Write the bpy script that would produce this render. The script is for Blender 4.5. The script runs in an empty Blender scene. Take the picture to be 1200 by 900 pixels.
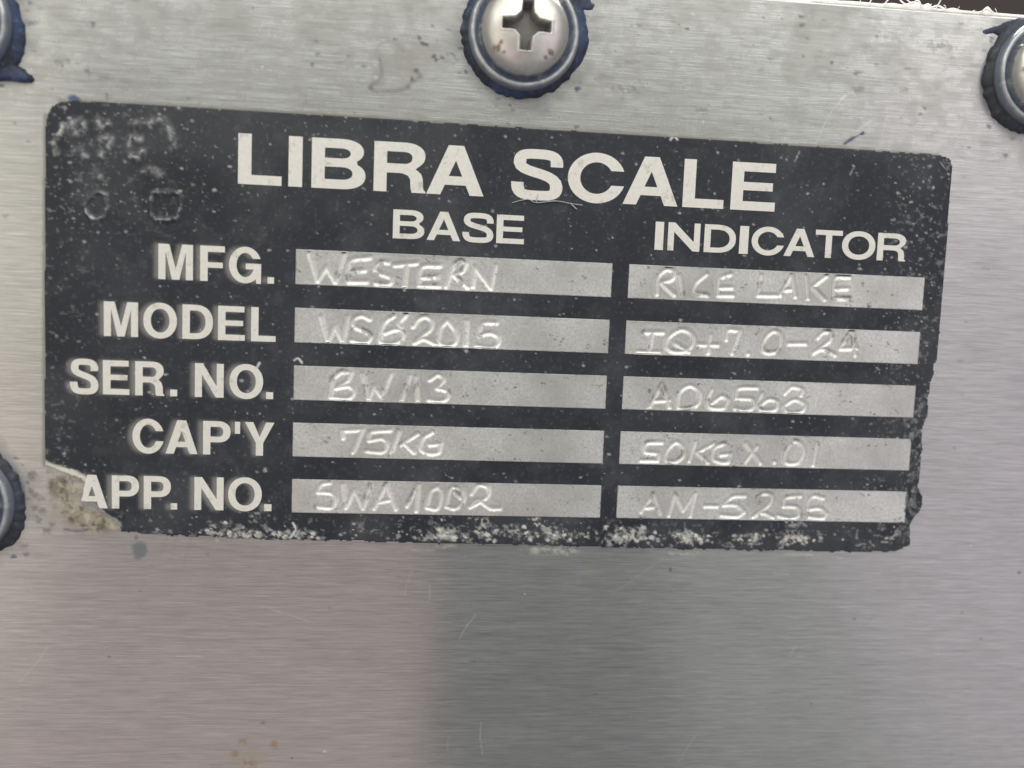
import bpy, math, random
import numpy as np
from mathutils import Matrix, Vector
from mathutils.geometry import tessellate_polygon

# All layout is in millimetres on the face of the steel panel: x to the right, y down,
# h = height above the face towards the viewer.  World: X = x, Z = -y, Y = -h (metres).
MM = 0.001
scene = bpy.context.scene
col = scene.collection

# ------------------------------------------------------------------ camera
CAM = [15.703, -96.087, -5.656]
AX = [[0.995194, -0.089523, 0.039672], [0.031349, -0.092535, -0.995216], [0.092766, 0.991677, -0.089284]]
cd = bpy.data.cameras.new('camera'); cam = bpy.data.objects.new('camera', cd); col.objects.link(cam)
right, down, fwd = [Vector(a) for a in AX]
rot = Matrix((right, -down, -fwd)).transposed().to_4x4()
cam.matrix_world = Matrix.Translation(Vector(CAM) * MM) @ rot
cd.sensor_width = 36.0; cd.lens = 29.5
cd.clip_start = 0.005; cd.clip_end = 50.0
cd.dof.use_dof = True; cd.dof.focus_distance = 0.0965; cd.dof.aperture_fstop = 10.0
scene.camera = cam

# ------------------------------------------------------------------ world, lamps, exposure
world = bpy.data.worlds.new('World'); scene.world = world; world.use_nodes = True
bg = world.node_tree.nodes['Background']
bg.inputs['Color'].default_value = (0.93, 0.97, 1.0, 1); bg.inputs['Strength'].default_value = 0.23

def lamp(name, loc, target, sx, sy, radiance, color, shape='RECTANGLE'):
    l = bpy.data.lights.new(name, 'AREA'); l.shape = shape; l.size = sx; l.size_y = sy
    area = sx * sy * (math.pi / 4 if shape == 'ELLIPSE' else 1)
    l.energy = radiance * math.pi * area; l.color = color
    o = bpy.data.objects.new(name, l); col.objects.link(o)
    o.location = loc
    o.rotation_euler = (Vector(target) - Vector(loc)).to_track_quat('-Z', 'Y').to_euler()
    return o
C0 = (0.016, 0, 0)
# wide bright lamp light from above and in front, unseen tinted side lamps added for the steel's reflections, the back light over the top edge
lamp('overhead_light', (0.0, -0.95, 1.05), (0.02, 0, 0.02), 2.6, 1.3, 1.95, (0.99, 1.0, 0.925))
lamp('warm_side_light', (-0.684, -1.3, -1.0), (-0.684, 0, -1.0), 1.4, 1.3, 0.37, (1.0, 0.68, 0.66))
lamp('beige_side_light', (-1.45, -1.2, 0.0), (-1.45, 0, 0.0), 1.9, 1.6, 0.66, (1.0, 0.93, 0.76), 'ELLIPSE')
lamp('cool_side_light', (1.33, -1.3, -0.25), (1.33, 0, -0.25), 1.9, 2.2, 0.19, (0.97, 1.0, 0.96), 'ELLIPSE')
lamp('cool_far_light', (1.50, -1.15, 0.0), (1.50, 0, 0.0), 1.8, 2.1, 0.26, (1.0, 0.76, 1.0), 'ELLIPSE')
lamp('back_light', (0.10, 0.20, 0.30), (0.07, 0.0, 0.031), 0.18, 0.12, 60.0, (1.0, 0.98, 0.95))

vs = scene.view_settings
vs.view_transform = 'Standard'; vs.look = 'None'; vs.exposure = 0.0; vs.gamma = 1.0
scene.render.engine = 'CYCLES'

# ------------------------------------------------------------------ helpers
def link(o, parent=None):
    col.objects.link(o)
    if parent is not None: o.parent = parent
    return o
def tag(o, label, cat, group=None):
    o['label'] = label; o['category'] = cat
    if group: o['group'] = group
def mesh_from(name, verts, faces, mat, smooth=True):
    me = bpy.data.meshes.new(name); me.from_pydata([tuple(v) for v in verts], [], faces); me.update()
    me.materials.append(mat)
    me.polygons.foreach_set('use_smooth', [smooth] * len(me.polygons))
    return me
def quad_mesh(name, V, F, mat, smooth=True):
    """V (n,3) world metres, F (m,4) indices"""
    me = bpy.data.meshes.new(name)
    me.vertices.add(len(V)); me.vertices.foreach_set('co', np.ascontiguousarray(V, np.float32).ravel())
    me.loops.add(F.size); me.loops.foreach_set('vertex_index', np.ascontiguousarray(F, np.int32).ravel())
    me.polygons.add(len(F)); me.polygons.foreach_set('loop_start', np.arange(0, F.size, 4, dtype=np.int32))
    me.polygons.foreach_set('use_smooth', np.full(len(F), smooth))
    me.update(calc_edges=True); me.validate()
    me.materials.append(mat)
    return me
def to_world(x, y, h):
    return np.stack([x * MM, -h * MM, -y * MM], -1)
rng = np.random.default_rng(7)
TAB = np.random.default_rng(3).random((256, 256))
def vn(x, y, s, seed=0):
    """value noise, feature size s mm, 0..1"""
    u = x / s + seed * 17.13; v = y / s + seed * 7.77
    i = np.floor(u).astype(int); j = np.floor(v).astype(int)
    a = u - i; b = v - j; a = a * a * (3 - 2 * a); b = b * b * (3 - 2 * b)
    t = lambda p, q: TAB[p & 255, q & 255]
    return (t(i, j) * (1 - a) + t(i + 1, j) * a) * (1 - b) + (t(i, j + 1) * (1 - a) + t(i + 1, j + 1) * a) * b
def fbm(x, y, s, seed=0, o=4):
    r = 0; w = 0.5; tot = 0
    for k in range(o):
        r = r + w * vn(x, y, s / 2 ** k, seed + k * 3.3); tot += w; w *= 0.55
    return r / tot
def sstep(a, b, x):
    t = np.clip((x - a) / (b - a), 0, 1); return t * t * (3 - 2 * t)
def catmull(P, n=8):
    P = [np.array(q, float) for q in P]
    if len(P) < 3: return np.array(P)
    closed = np.allclose(P[0], P[-1])
    Q = [P[-2] if closed else 2 * P[0] - P[1]] + P + [P[1] if closed else 2 * P[-1] - P[-2]]
    out = []
    for i in range(1, len(Q) - 2):
        p0, p1, p2, p3 = Q[i - 1:i + 3]
        # keep sharp corners sharp (letters like W and N)
        c1 = np.dot(p2 - p1, p1 - p0) / (np.linalg.norm(p2 - p1) * np.linalg.norm(p1 - p0) + 1e-9)
        c2 = np.dot(p3 - p2, p2 - p1) / (np.linalg.norm(p3 - p2) * np.linalg.norm(p2 - p1) + 1e-9)
        m1 = (p2 - p0) * 0.5 * (1 if c1 > 0 else 0.0); m2 = (p3 - p1) * 0.5 * (1 if c2 > 0 else 0.0)
        if c1 <= 0: m1 = (p2 - p1)
        if c2 <= 0: m2 = (p2 - p1)
        for t in np.linspace(0, 1, n, endpoint=False):
            out.append((2*t**3-3*t**2+1)*p1 + (t**3-2*t**2+t)*m1 + (-2*t**3+3*t**2)*p2 + (t**3-t**2)*m2)
    out.append(P[-1])
    return np.array(out)
def seg_dist(X, Y, poly):
    """distance of grid points to a polyline"""
    d = np.full(X.shape, 1e9)
    for (ax, ay), (bx, by) in zip(poly[:-1], poly[1:]):
        vx, vy = bx - ax, by - ay; L = vx * vx + vy * vy + 1e-12
        t = np.clip(((X - ax) * vx + (Y - ay) * vy) / L, 0, 1)
        d = np.minimum(d, (X - ax - t * vx) ** 2 + (Y - ay - t * vy) ** 2)
    return np.sqrt(d)
def inside(X, Y, poly):
    r = np.zeros(X.shape, bool); n = len(poly)
    for i in range(n):
        x1, y1 = poly[i]; x2, y2 = poly[(i + 1) % n]
        if y1 == y2: continue
        r ^= ((y1 > Y) != (y2 > Y)) & (X < (x2 - x1) * (Y - y1) / (y2 - y1) + x1)
    return r

class Grid:
    """a sheet of vertices with a stain layer (rgb + cover) painted on it"""
    def __init__(s, xs, ys):
        s.xs, s.ys = xs, ys
        s.X, s.Y = np.meshgrid(xs, ys)
        s.H = np.zeros(s.X.shape); s.C = np.zeros(s.X.shape + (4,))
    def win(s, x0, x1, y0, y1):
        i0, i1 = np.searchsorted(s.xs, (x0, x1)); j0, j1 = np.searchsorted(s.ys, (y0, y1))
        return slice(j0, j1), slice(i0, i1)
    def paint(s, w, rgb, a):
        c = s.C[w]; a = np.clip(a, 0, 1); old = c[..., 3]
        na = a + old * (1 - a)
        for k in range(3):
            c[..., k] = np.where(na > 1e-6, (rgb[k] * a + c[..., k] * old * (1 - a)) / np.maximum(na, 1e-6), rgb[k])
        c[..., 3] = na
    def line(s, pts, rgb, width, a, soft=0.5, rough=0.0, seed=1, smooth=True):
        P = catmull(pts) if smooth else np.array(pts, float)
        m = width * 3 + 0.3
        w = s.win(P[:, 0].min() - m, P[:, 0].max() + m, P[:, 1].min() - m, P[:, 1].max() + m)
        X, Y = s.X[w], s.Y[w]
        if X.size == 0: return
        d = seg_dist(X, Y, P)
        wd = width * (1 + rough * (fbm(X, Y, width * 4, seed) * 2 - 1))
        s.paint(w, rgb, a * (1 - sstep(wd * (1 - soft), wd * (1 + soft), d)))
    def blob(s, cx, cy, rx, ry, rgb, a, soft=0.4, rough=0.6, seed=0, h=0, fs=None, grain=0, gs=0.5):
        m = 1.8
        w = s.win(cx - rx * m, cx + rx * m, cy - ry * m, cy + ry * m)
        X, Y = s.X[w], s.Y[w]
        if X.size == 0: return
        r = np.hypot((X - cx) / rx, (Y - cy) / ry)
        fs = fs or max(rx, ry) * 0.6
        r = r + rough * (fbm(X, Y, fs, seed) * 2 - 1)
        k = 1 - sstep(1 - soft, 1 + soft * 0.3, r)
        if grain: k = k * sstep(0.5 - 0.5 * grain, 0.5 + 0.12, fbm(X, Y, gs, seed + 5, 4))
        s.paint(w, rgb, a * k); s.H[w] += h * k
    def arrays(s): return to_world(s.X, s.Y, s.H).reshape(-1, 3)
    def build(s, name, mat, keep=None, skirt=None):
        ny, nx = s.X.shape
        idx = np.arange(nx * ny).reshape(ny, nx)
        F = np.stack([idx[:-1, :-1], idx[1:, :-1], idx[1:, 1:], idx[:-1, 1:]], -1)
        keep = np.ones((ny - 1, nx - 1), bool) if keep is None else keep
        V = s.arrays(); C = s.C.reshape(-1, 4)
        faces = F[keep]
        if skirt is not None:
            k = np.zeros((ny + 1, nx + 1), bool); k[1:-1, 1:-1] = keep
            walls = []
            a = k[1:-1, 1:-1]
            for nb, (p, q) in ((k[:-2, 1:-1], (3, 0)), (k[2:, 1:-1], (1, 2)), (k[1:-1, :-2], (0, 1)), (k[1:-1, 2:], (2, 3))):
                e = F[a & ~nb]; walls.append(np.stack([e[:, p], e[:, q]], -1))
            walls = np.concatenate(walls)
            n0 = len(V)
            u, inv = np.unique(walls, return_inverse=True); inv = inv.reshape(walls.shape)
            low = V[u].copy(); low[:, 1] = -skirt * MM
            V = np.concatenate([V, low]); C = np.concatenate([C, C[u]])
            faces = np.concatenate([faces, np.stack([walls[:, 1], walls[:, 0], inv[:, 0] + n0, inv[:, 1] + n0], -1)])
        used = np.unique(faces); remap = np.full(len(V), -1); remap[used] = np.arange(len(used))
        me = quad_mesh(name, V[used], remap[faces], mat)
        at = me.color_attributes.new('stain', 'FLOAT_COLOR', 'POINT')
        at.data.foreach_set('color', C[used].astype(np.float32).ravel())
        uv = me.uv_layers.new(name='UVMap')
        vi = np.empty(len(me.loops), np.int32); me.loops.foreach_get('vertex_index', vi)
        co = V[used][vi]
        uv.data.foreach_set('uv', np.stack([co[:, 0], co[:, 2]], -1).astype(np.float32).ravel())
        return me

# ------------------------------------------------------------------ materials
def new_mat(name):
    m = bpy.data.materials.new(name); m.use_nodes = True
    nt = m.node_tree; nt.nodes.clear()
    out = nt.nodes.new('ShaderNodeOutputMaterial')
    return m, nt, out
def N(nt, t, **kw):
    n = nt.nodes.new(t)
    for k, v in kw.items(): setattr(n, k, v)
    return n
def L(nt, a, b): nt.links.new(a, b)
def noise(nt, scale, detail=3, rough=0.55, vec=None, dims=None):
    n = N(nt, 'ShaderNodeTexNoise'); n.inputs['Scale'].default_value = scale
    n.inputs['Detail'].default_value = detail; n.inputs['Roughness'].default_value = rough
    if vec is not None: L(nt, vec, n.inputs['Vector'])
    return n
def coords(nt, scale=(1, 1, 1)):
    t = N(nt, 'ShaderNodeTexCoord'); m = N(nt, 'ShaderNodeMapping')
    m.inputs['Scale'].default_value = scale
    L(nt, t.outputs['Object'], m.inputs['Vector'])
    return m.outputs['Vector']
def mathn(nt, op, a, b=None, c=None):
    n = N(nt, 'ShaderNodeMath', operation=op)
    for i, v in enumerate((a, b, c)):
        if v is None: continue
        if isinstance(v, (int, float)): n.inputs[i].default_value = v
        else: L(nt, v, n.inputs[i])
    return n.outputs[0]
def maprange(nt, v, a, b, c, d, clamp=True):
    n = N(nt, 'ShaderNodeMapRange'); n.clamp = clamp
    L(nt, v, n.inputs[0])
    for i, q in enumerate((a, b, c, d)): n.inputs[i + 1].default_value = q
    return n.outputs[0]
def mixc(nt, f, a, b, mode='MIX'):
    n = N(nt, 'ShaderNodeMix', data_type='RGBA', blend_type=mode)
    if isinstance(f, (int, float)): n.inputs[0].default_value = f
    else: L(nt, f, n.inputs[0])
    for i, v in ((6, a), (7, b)):
        if isinstance(v, tuple): n.inputs[i].default_value = v + (1,) if len(v) == 3 else v
        else: L(nt, v, n.inputs[i])
    return n.outputs[2]
def principled(nt, **kw):
    b = N(nt, 'ShaderNodeBsdfPrincipled')
    for k, v in kw.items():
        k = k.replace('_', ' ')
        if isinstance(v, (int, float)): b.inputs[k].default_value = v
        elif isinstance(v, tuple): b.inputs[k].default_value = v + (1,) if len(v) == 3 else v
        else: L(nt, v, b.inputs[k])
    return b
def bump(nt, height, dist=1.0, strength=1.0, normal=None):
    n = N(nt, 'ShaderNodeBump'); n.inputs['Distance'].default_value = dist; n.inputs['Strength'].default_value = strength
    L(nt, height, n.inputs['Height'])
    if normal is not None: L(nt, normal, n.inputs['Normal'])
    return n.outputs['Normal']
def stain(nt):
    a = N(nt, 'ShaderNodeAttribute'); a.attribute_name = 'stain'; return a

def brushed_steel():
    m, nt, out = new_mat('brushed_steel')
    # long horizontal brush lines at three sizes
    n1 = noise(nt, 1.0, 3, 0.6, coords(nt, (190, 1, 6500))).outputs['Fac']
    n2 = noise(nt, 1.0, 2, 0.5, coords(nt, (420, 1, 12000))).outputs['Fac']
    n3 = noise(nt, 1.0, 2, 0.5, coords(nt, (60, 1, 2400))).outputs['Fac']
    lines = mathn(nt, 'MULTIPLY_ADD', n1, 0.5, mathn(nt, 'MULTIPLY_ADD', n2, 0.3, mathn(nt, 'MULTIPLY', n3, 0.2)))
    tone = maprange(nt, lines, 0.34, 0.66, 0.72, 1.20)
    blot = noise(nt, 55, 4, 0.6, coords(nt, (0.7, 1, 1.2))).outputs['Fac']
    tone = mathn(nt, 'MULTIPLY', tone, maprange(nt, blot, 0.3, 0.7, 0.95, 1.04))
    hsv = N(nt, 'ShaderNodeHueSaturation'); hsv.inputs['Color'].default_value = (0.60, 0.595, 0.575, 1)
    L(nt, tone, hsv.inputs['Value'])
    # sparse bright long scratches
    sc = noise(nt, 1.0, 1, 0.5, coords(nt, (150, 1, 8200))).outputs['Fac']
    scm = maprange(nt, sc, 0.66, 0.76, 0, 0.35)
    base = mixc(nt, scm, hsv.outputs['Color'], (0.85, 0.84, 0.82))
    wav = noise(nt, 38, 1, 0.5, coords(nt, (1, 1, 0.6))).outputs['Fac']
    h = mathn(nt, 'ADD', mathn(nt, 'MULTIPLY', lines, 1.2e-5), mathn(nt, 'MULTIPLY', wav, 1.0e-4))
    nrm = bump(nt, h)
    tan = N(nt, 'ShaderNodeTangent', direction_type='UV_MAP'); tan.uv_map = 'UVMap'
    g = N(nt, 'ShaderNodeBsdfAnisotropic'); g.distribution = 'GGX'
    L(nt, base, g.inputs['Color']); L(nt, nrm, g.inputs['Normal']); L(nt, tan.outputs[0], g.inputs['Tangent'])
    L(nt, maprange(nt, lines, 0.3, 0.7, 0.19, 0.23), g.inputs['Roughness'])
    g.inputs['Anisotropy'].default_value = 0.66
    iso = principled(nt, Base_Color=base, Metallic=1.0, Roughness=0.5, Normal=nrm)
    mx = N(nt, 'ShaderNodeMixShader'); mx.inputs[0].default_value = 0.18
    L(nt, g.outputs[0], mx.inputs[1]); L(nt, iso.outputs[0], mx.inputs[2])
    st = stain(nt)
    d = principled(nt, Base_Color=st.outputs['Color'], Roughness=0.62)
    mx2 = N(nt, 'ShaderNodeMixShader'); L(nt, st.outputs['Alpha'], mx2.inputs[0])
    L(nt, mx.outputs[0], mx2.inputs[1]); L(nt, d.outputs[0], mx2.inputs[2])
    L(nt, mx2.outputs[0], out.inputs[0])
    return m
def black_enamel():
    m, nt, out = new_mat('black_enamel')
    n = noise(nt, 900, 3, 0.6, coords(nt)).outputs['Fac']
    n2 = noise(nt, 60, 4, 0.6, coords(nt)).outputs['Fac']
    base = mixc(nt, maprange(nt, n2, 0.35, 0.7, 0, 1), (0.014, 0.017, 0.025), (0.025, 0.030, 0.041))
    # fine pale grain of scuffed enamel
    g = noise(nt, 2600, 2, 0.5, coords(nt)).outputs['Fac']
    base = mixc(nt, maprange(nt, g, 0.60, 0.78, 0, 0.16), base, (0.40, 0.40, 0.41))
    st = stain(nt)
    base = mixc(nt, st.outputs['Alpha'], base, st.outputs['Color'])
    nrm = bump(nt, mathn(nt, 'ADD', mathn(nt, 'MULTIPLY', n, 6e-6), mathn(nt, 'MULTIPLY', n2, 3e-5)))
    b = principled(nt, Base_Color=base, Roughness=maprange(nt, n2, 0.3, 0.7, 0.44, 0.54), Normal=nrm)
    L(nt, b.outputs[0], out.inputs[0]); return m
def bare_foil():
    m, nt, out = new_mat('bare_foil')
    n = noise(nt, 3200, 3, 0.6, coords(nt)).outputs['Fac']
    n2 = noise(nt, 120, 4, 0.6, coords(nt)).outputs['Fac']
    sp = noise(nt, 1900, 3, 0.65, coords(nt)).outputs['Fac']
    base = mixc(nt, maprange(nt, n, 0.35, 0.68, 0, 1), (0.72, 0.71, 0.68), (0.96, 0.95, 0.92))
    base = mixc(nt, maprange(nt, n2, 0.38, 0.66, 0, 0.75), base, (0.56, 0.545, 0.51))
    base = mixc(nt, maprange(nt, sp, 0.67, 0.78, 0, 0.75), base, (0.17, 0.165, 0.16))
    st = stain(nt)
    base = mixc(nt, st.outputs['Alpha'], base, st.outputs['Color'])
    nrm = bump(nt, mathn(nt, 'ADD', mathn(nt, 'MULTIPLY', n, 1.6e-5), mathn(nt, 'MULTIPLY', n2, 2e-5)))
    b = principled(nt, Base_Color=base, Metallic=mathn(nt, 'MULTIPLY_ADD', st.outputs['Alpha'], -0.65, 0.70), Roughness=0.40, Normal=nrm)
    L(nt, b.outputs[0], out.inputs[0]); return m
def letter_metal():
    m, nt, out = new_mat('letter_metal')
    n = noise(nt, 700, 4, 0.65, coords(nt)).outputs['Fac']
    n2 = noise(nt, 2500, 3, 0.6, coords(nt)).outputs['Fac']
    base = mixc(nt, maprange(nt, n2, 0.3, 0.7, 0, 1), (0.84, 0.81, 0.745), (0.93, 0.90, 0.84))
    # grime in the pores
    base = mixc(nt, maprange(nt, n, 0.575, 0.72, 0, 0.6), base, (0.42, 0.38, 0.31))
    nrm = bump(nt, mathn(nt, 'MULTIPLY', n2, 8e-6))
    b = principled(nt, Base_Color=base, Metallic=0.25, Roughness=0.5, Normal=nrm)
    L(nt, b.outputs[0], out.inputs[0]); return m
def plated_steel():
    m, nt, out = new_mat('plated_steel')
    n = noise(nt, 420, 4, 0.65, coords(nt)).outputs['Fac']
    n2 = noise(nt, 1800, 2, 0.5, coords(nt)).outputs['Fac']
    ru = noise(nt, 260, 4, 0.7, coords(nt)).outputs['Fac']
    base = mixc(nt, maprange(nt, n, 0.42, 0.66, 0, 0.75), (0.88, 0.85, 0.79), (0.66, 0.62, 0.56))
    rm = maprange(nt, ru, 0.66, 0.76, 0, 0.8)
    base = mixc(nt, rm, base, (0.22, 0.085, 0.035))
    st = stain(nt); base = mixc(nt, st.outputs['Alpha'], base, st.outputs['Color']); rm = mathn(nt, 'MAXIMUM', rm, st.outputs['Alpha'])
    nrm = bump(nt, mathn(nt, 'MULTIPLY', n2, 1.2e-5))
    b = principled(nt, Base_Color=base, Metallic=mathn(nt, 'MULTIPLY_ADD', rm, -0.9, 0.95), Roughness=maprange(nt, n, 0.3, 0.7, 0.34, 0.48), Normal=nrm)
    L(nt, b.outputs[0], out.inputs[0]); return m
def washer_steel():
    m, nt, out = new_mat('washer_steel')
    n = noise(nt, 330, 4, 0.6, coords(nt)).outputs['Fac']
    t = N(nt, 'ShaderNodeTexCoord'); sx = N(nt, 'ShaderNodeSeparateXYZ'); L(nt, t.outputs['Object'], sx.inputs[0])
    r = mathn(nt, 'SQRT', mathn(nt, 'ADD', mathn(nt, 'POWER', sx.outputs[0], 2), mathn(nt, 'POWER', sx.outputs[2], 2)))
    groove = mathn(nt, 'SUBTRACT', 1.0, maprange(nt, mathn(nt, 'ADD', r, mathn(nt, 'MULTIPLY', n, 0.0009)), 0.0058, 0.0062, 0, 1))
    side = maprange(nt, mathn(nt, 'ADD', r, mathn(nt, 'MULTIPLY', n, 0.0007)), 0.0061, 0.0064, 0, 0.8)
    pm = mathn(nt, 'MAXIMUM', mathn(nt, 'MULTIPLY', groove, maprange(nt, n, 0.36, 0.5, 0.3, 1)), side)
    base = mixc(nt, pm, mixc(nt, maprange(nt, noise(nt, 900, 4, .65, coords(nt)).outputs['Fac'], .45, .7, 0, .7), (0.66, 0.66, 0.655), (0.25, 0.26, 0.29)), mixc(nt, n, (0.07, 0.10, 0.17), (0.17, 0.21, 0.30)))
    b = principled(nt, Base_Color=base, Metallic=mathn(nt, 'MULTIPLY_ADD', pm, -0.85, 0.95), Roughness=maprange(nt, n, .3, .7, .38, .58))
    L(nt, b.outputs[0], out.inputs[0]); return m
def blue_sealant(name, c1, c2, c3):
    m, nt, out = new_mat(name)
    n = noise(nt, 260, 5, 0.65, coords(nt)).outputs['Fac']
    n2 = noise(nt, 1500, 3, 0.6, coords(nt)).outputs['Fac']
    base = mixc(nt, maprange(nt, n, 0.40, 0.62, 0, 1), c1, c2)
    base = mixc(nt, maprange(nt, n2, 0.56, 0.75, 0, 0.55), base, c3)
    nrm = bump(nt, mathn(nt, 'ADD', mathn(nt, 'MULTIPLY', n, 2.2e-4), mathn(nt, 'MULTIPLY', n2, 6e-5)))
    b = principled(nt, Base_Color=base, Roughness=0.58, Normal=nrm)
    L(nt, b.outputs[0], out.inputs[0]); return m
def lint_mat():
    m, nt, out = new_mat('lint_fibre')
    n = noise(nt, 900, 3, 0.6, coords(nt)).outputs['Fac']
    c = mixc(nt, n, (0.80, 0.79, 0.77), (0.9, 0.9, 0.89))
    d = principled(nt, Base_Color=c, Roughness=0.8)
    t = N(nt, 'ShaderNodeBsdfTranslucent'); L(nt, c, t.inputs['Color'])
    mx = N(nt, 'ShaderNodeMixShader'); mx.inputs[0].default_value = 0.6
    L(nt, d.outputs[0], mx.inputs[1]); L(nt, t.outputs[0], mx.inputs[2]); L(nt, mx.outputs[0], out.inputs[0]); return m
def brown_wall():
    m, nt, out = new_mat('dark_brown_wall')
    n = noise(nt, 9, 4, 0.6, coords(nt)).outputs['Fac']
    b = principled(nt, Base_Color=mixc(nt, n, (0.045, 0.030, 0.028), (0.085, 0.062, 0.058)), Roughness=0.7)
    L(nt, b.outputs[0], out.inputs[0]); return m
M_STEEL = brushed_steel(); M_BLACK = black_enamel(); M_FOIL = bare_foil(); M_LET = letter_metal()
M_PLATED = plated_steel(); M_WASH = washer_steel(); M_LINT = lint_mat(); M_WALL = brown_wall()
M_BLUE = blue_sealant('blue_paint', (0.032, 0.038, 0.055), (0.050, 0.078, 0.165), (0.20, 0.25, 0.36))
M_GASK = blue_sealant('blue_black_sealant', (0.040, 0.043, 0.052), (0.055, 0.062, 0.088), (0.17, 0.18, 0.21))

# ------------------------------------------------------------------ background
V = [(-1.2, 0.45, -0.8), (1.2, 0.45, -0.8), (1.2, 0.45, 1.2), (-1.2, 0.45, 1.2), (-1.2, 0.50, -0.8), (1.2, 0.50, -0.8), (1.2, 0.50, 1.2), (-1.2, 0.50, 1.2)]
F = [(0, 1, 2, 3), (5, 4, 7, 6), (4, 0, 3, 7), (1, 5, 6, 2), (3, 2, 6, 7), (4, 5, 1, 0)]
wall = link(bpy.data.objects.new('wall', mesh_from('wall', V, F, M_WALL, False))); wall['kind'] = 'structure'

# ------------------------------------------------------------------ steel panel
TOP = -30.75         # y of the panel's top edge, mm
def axis(parts):
    a = []
    for lo, hi, st in parts: a.append(np.arange(lo, hi - 1e-6, st))
    a.append(np.array([parts[-1][1]])); return np.concatenate(a)
xs = axis([(-190, -40, 10), (-40, 98, 0.16), (98, 240, 10)])
ys = axis([(TOP + 0.35, 68, 0.16), (68, 240, 10)])
g = Grid(xs, ys)
X, Y = g.X, g.Y
DK = (0.09, 0.088, 0.08); GRY = (0.25, 0.245, 0.225); BRN = (0.23, 0.165, 0.10); BLU = (0.05, 0.09, 0.22); WHT = (0.82, 0.81, 0.78)
full = (slice(None), slice(None))
# general grime: denser towards the top band, drawn out along the brushing
gr = fbm(X * 0.45, Y * 1.6, 2.2, 11, 4)
g.paint(full, (0.30, 0.29, 0.26), (0.08 + 0.16 * sstep(-8, -26, Y)) * sstep(0.50, 0.75, gr))
gr2 = fbm(X * 0.6, Y * 1.4, 0.8, 23, 4)
g.paint(full, (0.16, 0.155, 0.14), (0.02 + 0.22 * sstep(-4, -22, Y)) * sstep(0.66, 0.84, gr2))
mot = fbm(X, Y * 1.2, 1.3, 53, 5)
g.paint(full, (0.33, 0.32, 0.29), 0.26 * sstep(-12, -16, Y) * sstep(0.46, 0.70, mot))
mot = fbm(X, Y, 5.0, 57, 5)
g.paint(full, (0.36, 0.345, 0.30), 0.30 * sstep(-12, -16, Y) * sstep(0.50, 0.70, mot))
# torn lower left corner: tan glue and grime left where the plate has gone
TORN = [(-26.83, 24.77), (-24.91, 25.21), (-22.64, 26.32), (-22.46, 27.76), (-21.01, 29.78), (-18.98, 31.3), (-18.43, 32.57), (-21.02, 32.9), (-24.05, 32.36), (-26.13, 30.26), (-27.01, 27.37)]
w = g.win(-30, -12, 22, 36); tx, ty = g.X[w], g.Y[w]
tm = inside(tx, ty, TORN).astype(float)
tn = fbm(tx, ty, 1.6, 31, 5)
edge = np.clip(seg_dist(tx, ty, np.array(TORN + TORN[:1])) / 0.8, 0, 1)
g.paint(w, (0.42, 0.35, 0.25), tm * edge * (0.12 + 0.55 * sstep(0.42, 0.66, tn)))
g.paint(w, (0.19, 0.16, 0.12), tm * edge * 0.75 * sstep(0.50, 0.66, fbm(tx, ty, 1.1, 37, 5)))
g.paint(w, (0.10, 0.11, 0.11), tm * edge * 0.8 * sstep(0.52, 0.66, fbm(tx, ty, 0.9, 41, 4)) * sstep(-22.5, -19.5, tx))
w2 = g.win(-29, -14, 26, 34)
g.blob(*(-22.66, 30.19), 4.2, 2.4, (0.30, 0.24, 0.17), 0.5, 0.9, 0.8, 43, 0, 1.2, 0.6)
g.paint(w, (0.12, 0.10, 0.07), tm * 0.8 * sstep(.55, .70, fbm(tx, ty * 1.5, 0.55, 45, 4)) * edge)
g.paint(w, (0.55, 0.50, 0.40), tm * 0.7 * sstep(.56, .68, fbm(tx, ty, 0.7, 47, 4)) * edge)
for i, (x, y) in enumerate([(-28.45, 26.44), (-28.11, 28.36), (-28.56, 27.88), (-27.69, 31.25), (-28.26, 25.96), (-27.22, 30.27), (-26.33, 31.71), (-27.94, 29.8), (-29.09, 35.16), (-27.39, 28.83), (-26.79, 32.4), (-29.26, 34.19)]):
    g.blob(x, y, .5, .35, (0.14, 0.12, 0.09), .6, .8, .95, 700 + i, 0, .3)
g.line([(-24.87, 32.18), (-23.59, 32.35), (-21.75, 32.13)], DK, 0.12, 0.6, rough=0.9)
# ring-shaped dried stain above the heading, and its crumbs
ring = [(8.19, -21.89), (8.72, -22.65), (9.55, -22.98), (10.58, -22.78), (11.16, -22.09)]
g.line(ring, GRY, 0.14, 0.4, 0.9, 0.95, 3)
g.line([(8.67, -21.19), (8.88, -20.11), (8.81, -19.19), (7.72, -18.03)], DK, 0.26, 0.42, 0.95, 0.95, 5)
g.line([(7.73, -17.94), (8.29, -17.6), (9.97, -17.71), (11.27, -17.97), (12.0, -18.57), (12.65, -19.07), (13.29, -19.57), (12.52, -20.07)], DK, 0.18, 0.45, 0.9, 0.95, 7)
g.blob(*(10.37, -20.21), 2.9, 2.9, (0.36, 0.335, 0.29), 0.48, 0.5, 0.75, 9, 0, 1.1, .75, .8)
g.blob(*(13.51, -21.69), 3.4, 2.2, (0.36, 0.345, 0.31), 0.34, 0.8, 0.95, 12, 0, 1.3, .8)
g.blob(*(13.01, -22.48), 1.9, 1.3, (0.42, 0.40, 0.36), 0.4, 0.7, 0.8, 10, 0, 0.8)
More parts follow.
